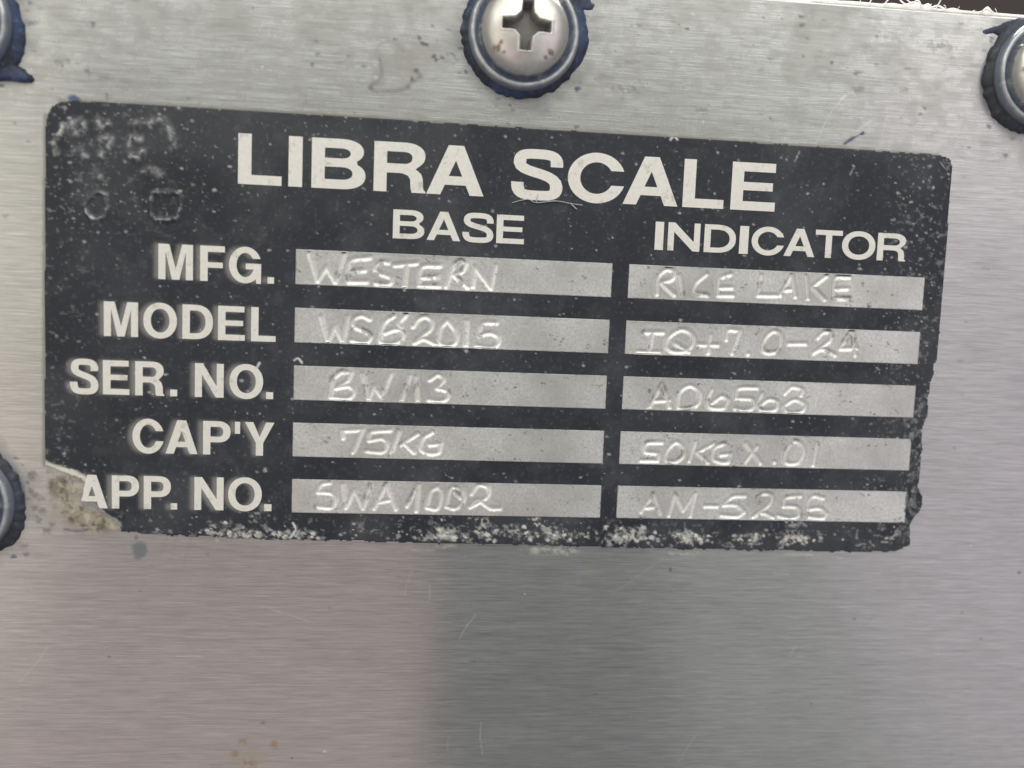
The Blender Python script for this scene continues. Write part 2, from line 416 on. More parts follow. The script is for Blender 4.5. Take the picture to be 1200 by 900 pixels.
for i, (x, y) in enumerate([(12.89, -23.57), (13.28, -23.05), (14.54, -21.76), (14.93, -21.33), (16.12, -22.14), (13.75, -22.99), (12.71, -20.08), (12.27, -19.14), (10.29, -23.3), (15.48, -21.64)]):
    g.blob(x, y, 0.30, 0.22, DK, 0.75, 0.6, 0.9, 50 + i, 0, 0.3)
# crumbs and smears right of the middle screw
for i, (x, y, r, q) in enumerate([(*p, a, b) for p, a, b in [((35.23, -22.18), 0.9, 0.5), ((36.87, -22.57), 0.8, 0.4), ((32.96, -20.54), 0.6, 0.35), ((34.42, -20.82), 2.2, 0.5), ((38.07, -20.39), 0.9, 0.3), ((36.44, -19.54), 2.8, 0.5), ((30.71, -18.72), 1.6, 0.6), ((29.88, -19.88), 2.0, 0.4), ((36.95, -26.58), 1.2, 0.4), ((37.58, -16.78), 0.7, 0.35), ((44.97, -17.89), 0.9, 0.4), ((56.38, -28.01), 0.45, 0.4), ((57.09, -26.55), 0.35, 0.3), ((53.11, -24.1), 0.6, 0.35), ((56.84, -24.53), 0.25, 0.2), ((69.24, -21.58), 0.7, 0.4), ((72.99, -26.66), 2.6, 0.9), ((71.57, -18.9), 0.4, 0.22), ((75.46, -29.42), 0.35, 0.25), ((78.25, -28.94), 0.9, 0.3), ((63.55, -21.23), 0.9, 0.5), ((-27.04, -23.94), 0.3, 0.25), ((-21.59, -22.48), 0.25, 0.22), ((-25.73, -15.76), 0.25, 0.2), ((-28.34, -14.98), 0.2, 0.15), ((-28.22, -10.09), 0.3, 0.25), ((-29.59, -11.97), 0.2, 0.16), ((-14.47, -21.9), 0.5, 0.3), ((-11.77, -15.64), 0.6, 0.3), ((-25.01, -18.64), 1.4, 0.5), ((-30.68, -2.12), 0.3, 0.3), ((81.19, -1.47), 0.6, 0.3), ((79.09, 9.79), 0.6, 0.2), ((79.68, 13.83), 0.7, 0.25), ((89.17, 35.94), 0.4, 0.3), ((82.44, 59.63), 0.16, 0.16), ((-16.86, 40.77), 0.4, 0.12), ((-4.88, 36.26), 0.25, 0.12), ((-20.14, 47.0), 0.2, 0.15), ((-29.57, 52.83), 0.2, 0.12), ((-2.92, 54.92), 0.6, 0.3)]]):
    g.blob(x, y, r, q * .8, DK if i % 3 else GRY, 0.62 if r < .5 else .42, 0.8, 0.95, 80 + i, 0, 0.3, .7 if r > .5 else 0)
# faint rubbed patch over the plate's left end
for i, (x, y) in enumerate([(-21.7, -17.7), (-20.21, -17.17), (-18.0, -17.04), (-17.12, -16.65), (-18.89, -16.19), (-15.35, -16.94), (-20.47, -17.51)]):
    g.blob(x, y, 1.1, 0.35, GRY, 0.35, 0.8, 0.9, 130 + i, 0, 0.5)
g.line([(-22.04, -18.47), (-21.96, -16.79), (-20.82, -17.04), (-20.12, -17.53)], GRY, 0.08, 0.4, 0.8, 0.6, 3)
g.line([(-20.21, -15.57), (-20.13, -15.04)], DK, 0.14, 0.5, 0.8, 0.6, 3)
# light scratches
g.line([(59.08, -15.06), (59.85, -17.14), (60.66, -18.64), (62.17, -20.47)], WHT, 0.08, 0.42, 0.9, 0.9, 4)
g.line([(61.68, -20.05), (62.17, -20.47)], WHT, 0.2, 0.8, 0.6, 0.5, 4)
g.line([(64.22, -16.81), (65.58, -17.96)], WHT, 0.13, 0.55, 0.9, 0.9, 6)
g.line([(67.41, -18.56), (66.87, -16.28)], WHT, 0.07, 0.3, 0.9, 0.5, 6)
g.line([(76.2, 11.65), (85.19, 11.57)], WHT, 0.07, 0.2, 0.9, 0.5, 6)
for i, q in enumerate([[(-13.78, 32.7), (-14.34, 34.48), (-15.64, 36.38)], [(-12.66, 32.78), (-13.4, 35.46)], [(-11.15, 33.15), (-12.08, 36.74)], [(16.01, 38.27), (15.97, 40.12)], [(18.81, 56.65), (18.67, 58.56)], [(79.08, 43.8), (79.58, 46.88)]]):
    g.line(q, GRY if i < 3 else WHT, 0.16 if i < 3 else 0.07, 0.22 if i < 3 else .1, 1.0, 0.8, 70 + i)
r2 = random.Random(5)
for i in range(45):
    x = r2.uniform(-31, 92); y = r2.uniform(-30, 61); ln = r2.uniform(1, 7)
    g.line([(x, y), (x + ln, y + r2.uniform(-.03, .03))], WHT, 0.05, r2.uniform(.08, .25), 0.9, 0.3, i, False)
for i in range(150):
    x = r2.uniform(-31, 90); y = r2.uniform(-30, 61) if i < 60 else r2.uniform(-30, -14)
    s = r2.uniform(.09, .26)
    g.blob(x, y, s * r2.uniform(1, 2), s, DK if r2.random() < .75 else WHT, r2.uniform(.25, .7), 0.6, 0.8, 200 + i, 0, 0.25)
# handling marks on the lower part: soft smears and faint crossing scratches
for i in range(16):
    x = r2.uniform(-30, 90); y = r2.uniform(34, 60)
    g.blob(x, y, r2.uniform(2, 6), r2.uniform(1, 3), (0.34, 0.33, 0.31), r2.uniform(.06, .14), 0.9, 0.9, 900 + i, 0, 2.0, .8, .9)
for i in range(26):
    x = r2.uniform(-30, 90); y = r2.uniform(34, 60) if i < 18 else r2.uniform(-29, -16); a = r2.uniform(.3, 2.8); ln = r2.uniform(1, 7)
    g.line([(x, y), (x + .5 * ln * math.cos(a) + r2.uniform(-.2, .2), y + .5 * ln * math.sin(a)), (x + ln * math.cos(a), y + ln * math.sin(a))], WHT if i % 2 else GRY, .06, r2.uniform(.08, .22), .9, .8, 950 + i)
# blue marks
g.line([(62.49, -15.06), (63.77, -15.91), (64.67, -16.35)], (.035, .06, .14), 0.17, 0.9, 0.6, 0.9, 8)
g.blob(*(64.57, -16.35), 0.26, 0.2, (.035, .06, .14), 0.9)
g.blob(*(-23.64, -14.82), 0.75, 0.4, BLU, 0.9, 0.4, 0.6, 14)
# grey-blue smudge under the plate, brown rust bloom low down, cream glue crumbs under the plate's bottom edge
g.blob(*(-16.76, 34.51), 0.95, 1.15, (0.13, 0.15, 0.17), 0.75, 0.5, 0.4, 15)
g.blob(*(-17.13, 33.04), 0.22, 0.3, (0.13, 0.15, 0.17), 0.7, 0.5, 0.5, 16)
for i, (x, y, a, b, al) in enumerate([(*p, a, b, al) for p, a, b, al in [((-4.14, 58.97), 3.0, 1.7, 0.35), ((-5.23, 57.08), 0.6, 0.7, 0.8), ((-6.09, 58.74), 0.7, 0.5, 0.8), ((-4.42, 60.12), 0.9, 0.9, 0.95), ((-1.51, 57.63), 0.6, 0.7, 0.8), ((-3.64, 59.71), 1.0, 0.4, 0.8)]]):
    g.blob(x, y, a, b, (0.36, 0.30, 0.21) if i == 0 else (0.27, 0.17, 0.09), al * (1.3 if i == 0 else .7), 0.8, 0.95, 300 + i, 0, 0.4, 0.6)
for i, (x, y, a, b) in enumerate([(*p, a, b) for p, a, b in [((29.51, 33.59), 2.6, 0.5), ((31.56, 33.98), 1.8, 0.5), ((28.31, 33.92), 0.8, 0.5), ((46.57, 34.09), 2.0, 0.35), ((17.45, 33.45), 1.5, 0.4), ((-8.23, 33.21), 0.6, 0.35), ((60.92, 34.01), 2.2, 0.2), ((65.82, 34.38), 1.6, 0.15)]]):
    g.blob(x, y, a, b, (0.60, 0.57, 0.51), 0.55, 0.8, 0.95, 320 + i, 0, 0.4, .5, .4)
g.blob(*(34.93, 35.8), 0.45, 0.5, (0.26, 0.20, 0.13), 0.6, 0.7, 0.8, 340)
# dirty line along the plate's left and top edge
g.line([(-26.49, -12.96), (-26.72, 1.98), (-26.99, 24.97)], (0.20, 0.20, 0.15), 0.22, 0.7, 0.9, 0.5, 18)
g.line([(-25.04, -14.56), (-4.54, -14.72), (23.54, -14.63), (53.27, -14.54), (74.09, -14.34)], (0.22, 0.20, 0.14), 0.22, 0.6, 0.9, 0.7, 19)
# grime halo and blue paint dust round the screws
SCREWS = [(24.38, -24.53), (85.55, -24.07), (-35.44, -21.79), (-35.85, 29.27)]
for i, (sx, sy) in enumerate(SCREWS):
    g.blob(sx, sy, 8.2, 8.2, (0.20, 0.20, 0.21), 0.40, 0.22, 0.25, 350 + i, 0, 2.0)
    for k in range(26):
        a = r2.uniform(0, 6.28); rr = r2.uniform(6.9, 8.3)
        g.blob(sx + math.cos(a) * rr, sy + math.sin(a) * rr, r2.uniform(.15, .5), r2.uniform(.12, .3), (0.08, 0.10, 0.16), r2.uniform(.3, .8), 0.6, 0.9, 400 + 30 * i + k, 0, 0.3)
panel_me = g.build('metal_panel', M_STEEL, None, None)
panel = link(bpy.data.objects.new('metal_panel', panel_me))
tag(panel, 'horizontally brushed stainless steel panel carrying the black nameplate', 'panel')
# rolled top edge and body of the sheet behind the face
prof = [(TOP + 0.35, 0.0), (TOP + 0.2, -0.02), (TOP + 0.1, -0.08), (TOP + 0.03, -0.19), (TOP, -0.35), (TOP, -1.65), (TOP + 0.35, -2.0), (240, -2.0), (240, 0.0)]
ex = axis([(-190, -40, 10), (-40, 98, 0.5), (98, 240, 10)])
V = []
for x in ex:
    j = 0.05 * (vn(np.array([x]), np.array([0.0]), 1.3, 4)[0] - .5)
    for k, (y, h) in enumerate(prof): V.append((x * MM, -h * MM, -(y + (j if 1 <= k <= 6 else 0)) * MM))
n = len(prof); F = []
for i in range(len(ex) - 1):
    for k in range(n - 1): F.append((i * n + k, i * n + k + 1, (i + 1) * n + k + 1, (i + 1) * n + k))
F += [tuple(range(n)), tuple(range(len(V) - 1, len(V) - n - 1, -1))]
em = mesh_from('rolled_edge', V, F, M_STEEL)
em.uv_layers.new(name='UVMap').data.foreach_set('uv', np.array([(em.vertices[l.vertex_index].co.x, em.vertices[l.vertex_index].co.z) for l in em.loops], np.float32).ravel())
em.color_attributes.new('stain', 'FLOAT_COLOR', 'POINT').data.foreach_set('color', np.tile(np.array([.5, .5, .5, 0], np.float32), len(em.vertices)))
link(bpy.data.objects.new('rolled_edge', em), panel)

# ------------------------------------------------------------------ nameplate
FX1, FX2, PITCH, FH = 35.728, 37.636, 6.472, 3.924
OUTLINE = [(-26.64, 1.97), (-26.42, -11.62), (-26.19, -12.97), (-25.74, -13.89), (-24.87, -14.44), (-23.73, -14.66), (-4.54, -14.72), (23.54, -14.63), (53.27, -14.54), (74.09, -14.34), (75.39, -14.02), (75.75, -13.05), (75.76, -11.16), (75.85, -6.67), (75.89, -2.65), (75.93, 1.4), (75.96, 6.5), (75.8, 9.59), (75.45, 11.67), (75.15, 13.24), (75.27, 15.83), (74.91, 17.93), (74.88, 20.03), (74.93, 23.18), (74.9, 25.3), (75.56, 26.56), (75.68, 27.94), (74.67, 29.02), (74.32, 30.09), (74.39, 30.84), (74.33, 32.77), (73.07, 33.43), (67.38, 33.5), (56.6, 33.54), (40.79, 33.39), (25.45, 33.24), (10.53, 33.09), (-3.96, 32.95), (-13.41, 32.69), (-18.71, 32.38), (-18.99, 31.6), (-19.91, 30.73), (-21.05, 30.02), (-22.2, 29.02), (-22.76, 27.96), (-22.64, 26.9), (-23.1, 26.33), (-25.14, 25.65), (-26.83, 24.96)]
LETTERS = [(-12.2, -6.77, [('L', -6.32, -1.65), ('I', -0.92, 0.57), ('B', 1.57, 7.45), ('R', 8.35, 14.1), ('A', 14.19, 20.6), ('S', 23.68, 29.51), ('C', 30.07, 36.5), ('A', 36.5, 42.91), ('L', 43.48, 48.31), ('E', 49.15, 54.44)]), (-4.86, -1.67, [('B', 10.61, 14.11), ('A', 14.39, 18.15), ('S', 18.38, 21.88), ('E', 22.21, 25.36)]), (-4.96, -1.76, [('I', 40.49, 41.49), ('N', 42.0, 45.79), ('D', 46.3, 50.07), ('I', 50.5, 51.57), ('C', 51.95, 55.81), ('A', 55.89, 59.63), ('T', 59.63, 62.92), ('O', 62.92, 67.01), ('R', 67.27, 70.82)]), (0.1, 3.95, [('M', -14.72, -11.04), ('F', -10.28, -7.64), ('G', -7.25, -3.72), ('.', -3.01, -2.3)]), (6.61, 10.4, [('M', -20.48, -16.86), ('O', -16.31, -12.72), ('D', -12.14, -8.85), ('E', -8.31, -5.4), ('L', -4.73, -2.04)]), (13.06, 16.84, [('S', -24.07, -21.08), ('E', -20.6, -17.79), ('R', -17.17, -14.06), ('.', -13.42, -12.67), ('N', -10.76, -7.64), ('O', -7.02, -3.34), ('.', -3.0, -2.22)]), (19.51, 23.3, [('C', -17.48, -14.16), ('A', -13.9, -10.43), ('P', -9.84, -6.84), ("'", -6.37, -5.8), ('Y', -5.27, -2.03)]), (25.9, 29.66, [('a', -23.5, -20.14), ('P', -19.69, -16.75), ('P', -16.25, -13.31), ('.', -13.33, -12.62), ('N', -10.75, -7.54), ('O', -7.05, -3.32), ('.', -3.05, -2.23)])]
STROKES = [[[(1.47, 0.47), (2.44, 3.4), (3.39, 1.86), (4.38, 3.46), (5.27, 0.3)], [(8.1, 0.58), (5.96, 1.13), (5.87, 3.36), (7.85, 3.28)], [(5.99, 2.26), (7.62, 2.01)], [(10.17, 1.05), (9.34, 1.04), (8.78, 1.73), (9.17, 2.23), (10.42, 2.69), (10.53, 3.24), (9.92, 3.52), (8.89, 3.4)], [(10.96, 1.32), (13.37, 0.97)], [(12.24, 1.23), (12.1, 3.59)], [(15.97, 1.14), (13.94, 1.42), (13.71, 3.48), (15.94, 3.43)], [(13.85, 2.56), (15.8, 2.36)], [(17.53, 1.03), (16.78, 3.42)], [(17.53, 1.03), (18.25, 0.5), (18.89, 0.77), (18.5, 1.61), (17.57, 2.11), (19.19, 3.42)], [(19.77, 3.29), (19.95, 1.18), (21.82, 3.42), (22.25, 0.87)]], [[(2.92, 7.41), (3.69, 10.08), (4.48, 8.43), (5.34, 10.1), (5.89, 7.29)], [(8.26, 7.45), (7.33, 7.11), (6.51, 7.56), (6.68, 8.34), (8.09, 8.98), (8.42, 9.57), (7.71, 10.14), (6.36, 9.9)], [(10.94, 6.97), (9.93, 7.8), (9.55, 9.07), (9.74, 10.07), (11.03, 10.13), (11.95, 9.51), (11.99, 8.77), (11.19, 8.49), (10.06, 8.95)], [(12.35, 6.75), (11.59, 7.74), (11.81, 8.32)], [(13.16, 8.1), (13.76, 7.24), (14.59, 6.95), (15.25, 7.43), (15.15, 8.28), (14.23, 9.11), (13.4, 9.94)], [(13.4, 9.94), (14.31, 9.48), (15.11, 9.71), (15.88, 10.06)], [(17.01, 7.24), (16.24, 8.19), (16.16, 9.63), (17.1, 10.19), (17.99, 9.71), (18.06, 8.55), (17.01, 7.24)], [(19.22, 7.28), (19.21, 10.03)], [(22.61, 7.32), (21.02, 7.49), (20.69, 8.83), (21.91, 8.53), (22.84, 8.9), (22.87, 9.7), (21.97, 10.22), (20.48, 10.02)]], [[(4.29, 14.35), (4.17, 16.42)], [(4.29, 14.35), (5.3, 13.52), (6.34, 13.61), (5.95, 14.51), (4.68, 15.39)], [(4.89, 15.32), (6.17, 15.13), (6.7, 15.81), (5.99, 16.53), (4.23, 16.42)], [(7.69, 13.72), (8.38, 16.5), (8.97, 15.05), (9.83, 16.18), (10.81, 13.61)], [(12.97, 13.75), (12.46, 15.26), (12.08, 16.65)], [(13.64, 13.84), (13.93, 16.55)], [(15.23, 14.11), (16.16, 13.5), (16.81, 14.06), (16.1, 15.04), (17.27, 15.36), (17.25, 16.13), (16.46, 16.54), (15.19, 16.41)]], [[(5.63, 21.04), (5.55, 20.24), (7.78, 20.05), (6.81, 22.66)], [(10.98, 20.01), (8.79, 20.3), (8.54, 21.27), (10.06, 21.02), (10.6, 21.71), (10.1, 22.54), (8.31, 22.47)], [(11.93, 20.11), (11.15, 22.51)], [(14.04, 20.36), (12.18, 21.63)], [(12.43, 21.38), (13.68, 22.54)], [(15.73, 20.12), (14.69, 20.85), (14.41, 22.0), (15.17, 22.57), (16.44, 22.49), (16.73, 21.45), (15.46, 21.59)]], [[(4.22, 26.26), (3.29, 26.49), (2.89, 27.36), (4.45, 27.5), (4.89, 28.29), (4.38, 29.12), (2.81, 29.04)], [(5.73, 26.44), (6.12, 29.09), (7.02, 27.1), (8.05, 29.14), (8.83, 26.42)], [(9.32, 29.14), (10.62, 26.3), (11.79, 29.2)], [(9.83, 28.41), (11.3, 28.1)], [(14.32, 26.31), (13.06, 28.79)], [(14.33, 26.37), (14.14, 29.36)], [(16.57, 26.48), (15.73, 27.1), (15.3, 28.92), (16.54, 29.01), (17.02, 27.3), (16.57, 26.48)], [(18.07, 26.62), (17.54, 28.77), (18.68, 28.97), (19.61, 27.9), (19.25, 26.82), (18.07, 26.62)], [(18.51, 27.09), (19.29, 27.8)], [(20.45, 27.23), (21.27, 26.12), (22.37, 26.54), (22.19, 27.63), (20.33, 28.83), (21.23, 27.98), (22.67, 28.88), (23.86, 28.92)]], [[(41.1, 3.29), (41.12, 1.37), (42.03, 0.44), (42.92, 0.6), (42.84, 1.42), (41.56, 1.99), (43.13, 3.3)], [(43.53, 1.07), (44.09, 3.21)], [(46.82, 0.75), (45.62, 1.86), (45.53, 2.91), (47.07, 3.17)], [(49.68, 0.63), (48.37, 1.3), (48.35, 3.14), (50.1, 3.07)], [(48.43, 2.29), (49.91, 2.18)], [(53.34, 0.64), (53.13, 2.94), (55.38, 2.87)], [(55.82, 2.81), (57.03, 0.48), (57.65, 2.86)], [(56.12, 2.22), (57.28, 2.07)], [(58.78, 0.48), (59.23, 3.04)], [(61.33, 0.3), (59.65, 1.7), (61.28, 3.09)], [(64.09, 0.31), (62.4, 0.6), (62.37, 2.94), (64.29, 2.86)], [(62.49, 1.83), (63.93, 1.69)]], [[(39.78, 7.79), (42.06, 7.71)], [(40.85, 7.75), (40.59, 10.0)], [(39.22, 10.05), (41.69, 10.01)], [(44.08, 7.33), (42.78, 8.23), (42.59, 9.31), (43.59, 9.9), (45.11, 9.64), (45.76, 8.49), (45.24, 7.56), (44.08, 7.33)], [(43.66, 8.94), (45.25, 9.84)], [(46.36, 8.97), (48.67, 8.92)], [(47.7, 7.85), (47.59, 9.88)], [(49.66, 8.23), (49.85, 7.17), (51.27, 7.17), (50.45, 9.78)], [(52.35, 9.84), (52.43, 9.84)], [(55.28, 7.07), (54.31, 8.06), (54.14, 9.33), (55.2, 9.62), (56.08, 9.13), (56.23, 7.53), (55.28, 7.07)], [(57.26, 8.46), (59.31, 8.38)], [(60.78, 7.62), (61.51, 6.94), (62.31, 7.01), (62.23, 7.97), (60.39, 9.46)], [(60.39, 9.46), (61.51, 8.96), (63.09, 9.6)], [(65.04, 6.7), (65.53, 9.51)], [(64.73, 6.79), (63.62, 8.84), (65.68, 8.72)]], [[(40.95, 16.52), (42.28, 13.7), (43.33, 16.45)], [(41.5, 15.74), (43.28, 15.61)], [(44.41, 16.41), (44.44, 14.69), (45.62, 13.82), (46.82, 14.49), (46.78, 15.89), (45.52, 16.51), (44.41, 16.41)], [(48.28, 14.2), (47.79, 15.56), (48.41, 16.35), (49.91, 16.26), (50.38, 15.4), (49.57, 14.97), (48.38, 15.84)], [(53.79, 13.8), (51.58, 13.97), (51.32, 15.14), (53.23, 15.19), (53.55, 16.05), (52.54, 16.56), (51.22, 16.34)], [(54.36, 14.52), (54.01, 15.88), (54.68, 16.5), (56.19, 16.33), (56.34, 15.4), (55.33, 15.18), (54.32, 15.87)], [(57.24, 14.35), (58.11, 13.59), (59.31, 13.86), (59.23, 14.55)], [(58.22, 15.19), (57.14, 15.97), (57.85, 16.67), (59.37, 16.49), (59.85, 15.76), (59.01, 15.17), (58.22, 15.19)]], [[(42.67, 20.63), (40.88, 20.78), (40.73, 21.77), (42.23, 22.02), (42.28, 22.81), (40.27, 22.85)], [(44.34, 20.59), (43.37, 21.58), (43.3, 22.68), (44.35, 22.91), (45.34, 22.17), (45.15, 21.08), (44.34, 20.59)], [(46.67, 20.53), (46.08, 22.75)], [(49.01, 20.6), (47.0, 21.75), (48.38, 22.95)], [(50.19, 20.57), (49.05, 21.19), (48.92, 22.34), (49.81, 22.79), (50.85, 22.76), (51.05, 21.83), (49.88, 21.94)], [(52.85, 20.5), (54.8, 22.8)], [(54.27, 20.85), (52.87, 22.79)], [(56.48, 22.66), (56.56, 22.66)], [(58.84, 20.09), (57.91, 21.23), (57.85, 22.6), (59.29, 22.7), (60.02, 21.69), (59.8, 20.58), (58.84, 20.09)], [(61.64, 20.28), (61.33, 22.91)]], [[(40.61, 29.03), (41.99, 26.82), (43.02, 29.12)], [(41.05, 28.51), (42.72, 28.35)], [(44.0, 29.36), (44.57, 26.77), (45.73, 28.74), (47.05, 26.72), (46.61, 29.42)], [(48.31, 28.17), (49.88, 28.14)], [(53.22, 26.83), (51.65, 26.99), (50.58, 28.0), (52.24, 28.0), (53.22, 28.81), (52.33, 29.35), (50.4, 29.25)], [(54.76, 26.96), (55.58, 26.52), (56.45, 26.82), (56.25, 27.82), (54.32, 29.37)], [(54.32, 29.37), (55.48, 28.88), (56.84, 29.38)], [(60.12, 26.7), (58.27, 26.99), (57.99, 27.99), (59.69, 28.12), (60.16, 29.08), (58.98, 29.5), (57.41, 29.18)], [(62.95, 26.91), (61.72, 26.69), (61.11, 27.41), (61.09, 28.33), (62.64, 28.2), (63.5, 28.82), (63.0, 29.38), (61.3, 29.25)]]]
T = 0.28             # plate thickness, mm
FIELDS = [(0, FX1, r * PITCH, r * PITCH + FH) for r in range(5)] + [(FX2, 73.5, r * PITCH, r * PITCH + FH) for r in range(5)]

# letter outlines: every glyph fills a box W x H (y up), sv / sh = thickness of upright and level strokes
def arc(cx, cy, rx, ry, a0, a1, n=14, e=2.25):
    out = []
    for i in range(n + 1):
        a = math.radians(a0 + (a1 - a0) * i / n); c, s = math.cos(a), math.sin(a)
        out.append((cx + rx * math.copysign(abs(c) ** (2 / e), c), cy + ry * math.copysign(abs(s) ** (2 / e), s)))
    return out
def glyph(ch, W, H, sv, sh):
    if ch in ".I'": return [[(0, 0), (W, 0), (W, H), (0, H)]]
    if ch == 'L': return [[(0, 0), (W, 0), (W, sh), (sv, sh), (sv, H), (0, H)]]
    if ch == 'E':
        a, b = H * .505 - sh * .46, H * .505 + sh * .46
        return [[(0, 0), (W, 0), (W, sh), (sv, sh), (sv, a), (W * .93, a), (W * .93, b), (sv, b), (sv, H - sh), (W * .975, H - sh), (W * .975, H), (0, H)]]
    if ch == 'F':
        a, b = H * .46 - sh * .46, H * .46 + sh * .46
        return [[(0, 0), (sv, 0), (sv, a), (W * .92, a), (W * .92, b), (sv, b), (sv, H - sh), (W, H - sh), (W, H), (0, H)]]
    if ch == 'T':
        a = W / 2
        return [[(a - sv / 2, 0), (a + sv / 2, 0), (a + sv / 2, H - sh), (W, H - sh), (W, H), (0, H), (0, H - sh), (a - sv / 2, H - sh)]]
    if ch == 'N':
        return [[(0, 0), (sv * .95, 0), (sv * .95, H * .67), (W - sv * 1.06, 0), (W, 0), (W, H), (W - sv * .95, H), (W - sv * .95, H * .33), (sv * 1.06, H), (0, H)]]
    if ch == 'M':
        c = W / 2
        return [[(0, 0), (sv * .93, 0), (sv * .93, H * .79), (c - sv * .48, 0), (c + sv * .48, 0), (W - sv * .93, H * .79), (W - sv * .93, 0), (W, 0), (W, H), (W - sv * 1.42, H), (c, H * .30), (sv * 1.42, H), (0, H)]]
    if ch == 'Y':
        c = W / 2
        return [[(c - sv / 2, 0), (c + sv / 2, 0), (c + sv / 2, H * .38), (W, H), (W - sv * 1.14, H), (c, H * .56), (sv * 1.14, H), (0, H), (c - sv / 2, H * .38)]]
    if ch in 'Aa':
        c = W / 2; t = sv * .60; a = sv * 1.10
        xl = lambda y: y / H * (c - t)
        y0 = H * .20; y1 = y0 + sh * .95; yt = min(H * (c - a) / (c - t), H * .83)
        tri = [(xl(y1) + a, y1), (W - xl(y1) - a, y1), (W - xl(yt) - a, yt), (xl(yt) + a, yt)]
        if ch == 'A':
            return [[(0, 0), (a, 0), (xl(y0) + a, y0), (W - xl(y0) - a, y0), (W - a, 0), (W, 0), (c + t, H), (c - t, H)], tri]
        # the torn A: its left foot went with the plate's corner
        return [[(xl(y0) + .32 * a, y0 * 1.1), (xl(y0) + a, y0), (W - xl(y0) - a, y0), (W - 1.2 * a, y0 * .42), (W - .95 * a, 0), (W, 0), (c + t, H), (c - t, H), (xl(.6 * H) + .1 * a, H * .6), (xl(.4 * H) + .3 * a, H * .42)], tri]
    if ch == 'D':
        o = [(0, 0)] + arc(W * .42, H / 2, W * .58, H / 2, -90, 90) + [(0, H)]
        i = [(sv, sh)] + arc(W * .42, H / 2, W * .58 - sv, H / 2 - sh, -90, 90) + [(sv, H - sh)]
        return [o, i]
    if ch == 'P':
        yb = H * .37; cy = (H + yb) / 2; ry = (H - yb) / 2
        o = [(0, 0), (sv, 0), (sv, yb)] + arc(W * .56, cy, W * .44, ry, -90, 90) + [(0, H)]
        i = [(sv, yb + sh)] + arc(W * .56, cy, W * .44 - sv, ry - sh, -90, 90) + [(sv, H - sh)]
        return [o, i]
    if ch == 'R':
        o = [(0, 0), (sv, 0), (sv, H * .385), (W * .52, H * .385), (W - 1.75 * sv, H * .375), (W - 1.40 * sv, H * .34), (W - 1.22 * sv, H * .27), (W - 1.17 * sv, H * .09), (W - 1.08 * sv, 0), (W, 0), (W, H * .025),
             (W * .955, H * .08), (W * .945, H * .27), (W * .91, H * .38), (W * .80, H * .475)] + arc(W * .58, H * .735, W * .40, H * .265, -42, 90, 14) + [(0, H)]
        yb = H * .385 + sh
        i = [(sv, yb)] + arc(W * .58, (H - sh + yb) / 2, W * .40 - sv, (H - sh - yb) / 2, -90, 90) + [(sv, H - sh)]
        return [o, i]
    if ch == 'B':
        o = [(0, 0)] + arc(W * .56, H * .275, W * .44, H * .275, -90, 52, 14) + arc(W * .54, H * .755, W * .42, H * .245, -48, 90, 14) + [(0, H)]
        m = H * .525; ha = sh * .46
        i1 = [(sv, sh)] + arc(W * .56, (sh + m - ha) / 2, W * .44 - sv, (m - ha - sh) / 2, -90, 90, 10) + [(sv, m - ha)]
        i2 = [(sv, m + ha)] + arc(W * .54, (m + ha + H - sh) / 2, W * .42 - sv, (H - sh - m - ha) / 2, -90, 90, 10) + [(sv, H - sh)]
        return [o, i1, i2]
    if ch == 'O':
        return [arc(W / 2, H / 2, W / 2, H / 2, 0, 354, 36, 2.1), arc(W / 2, H / 2, W / 2 - sv, H / 2 - sh, 0, 354, 36, 2.1)]
    if ch in 'CG':
        def ang(y, ry): return math.degrees(math.asin(max(-1, min(1, (y - H / 2) / ry))))
        ry, iy = H / 2, H / 2 - sh
        cx = W * .515; rx = W * .515
        yt, yl = (H * .655, H * .365) if ch == 'C' else (H * .68, 0)
        if ch == 'C':
            return [arc(cx, H / 2, rx, ry, ang(yt, ry), 360 + ang(yl, ry), 36, 2) + arc(cx, H / 2, rx - sv, iy, 360 + ang(yl, iy), ang(yt, iy), 36, 2)]
        b = H * .545
        return [arc(cx, H / 2, rx * .97, ry, ang(yt, ry), 306, 34, 2) + [(W - sv * .70, H * .125), (W - sv * .62, 0), (W, 0), (W, b), (W * .53, b), (W * .53, b - sh * .95), (W - sv * .98, b - sh * .95)]
                + arc(cx, H / 2, rx * .97 - sv, iy, 335, ang(yt, iy), 30, 2)]
    if ch == 'S':
        hv, hh = sv / 2, sh / 2
        cp = [(W - hv * 1.05, H * .665), (W * .90, H * .90), (W * .74, H - hh), (W * .49, H - hh), (W * .24, H - hh), (hv + W * .03, H * .90), (hv + W * .03, H * .73),
              (hv + W * .03, H * .50), (W - hv, H * .58), (W - hv, H * .275), (W - hv, H * .10), (W * .78, hh), (W * .51, hh), (W * .22, hh), (hv * 1.0, H * .10), (hv * .95, H * .345)]
        c = []
        for s in range(0, 15, 3):
            p = [np.array(q) for q in cp[s:s + 4]]
            for t in np.linspace(0, 1, 10, endpoint=(s == 12)):
                c.append((1 - t) ** 3 * p[0] + 3 * (1 - t) ** 2 * t * p[1] + 3 * (1 - t) * t * t * p[2] + t ** 3 * p[3])
        c = np.array(c); d = np.gradient(c, axis=0); d /= np.linalg.norm(d, axis=1)[:, None]
        d[0] = (0, 1); d[-1] = (0, 1)
        nrm = np.stack([d[:, 1] * hv, -d[:, 0] * hh], -1)
        return [[tuple(q) for q in c + nrm] + [tuple(q) for q in (c - nrm)[::-1]]]
    raise ValueError(ch)

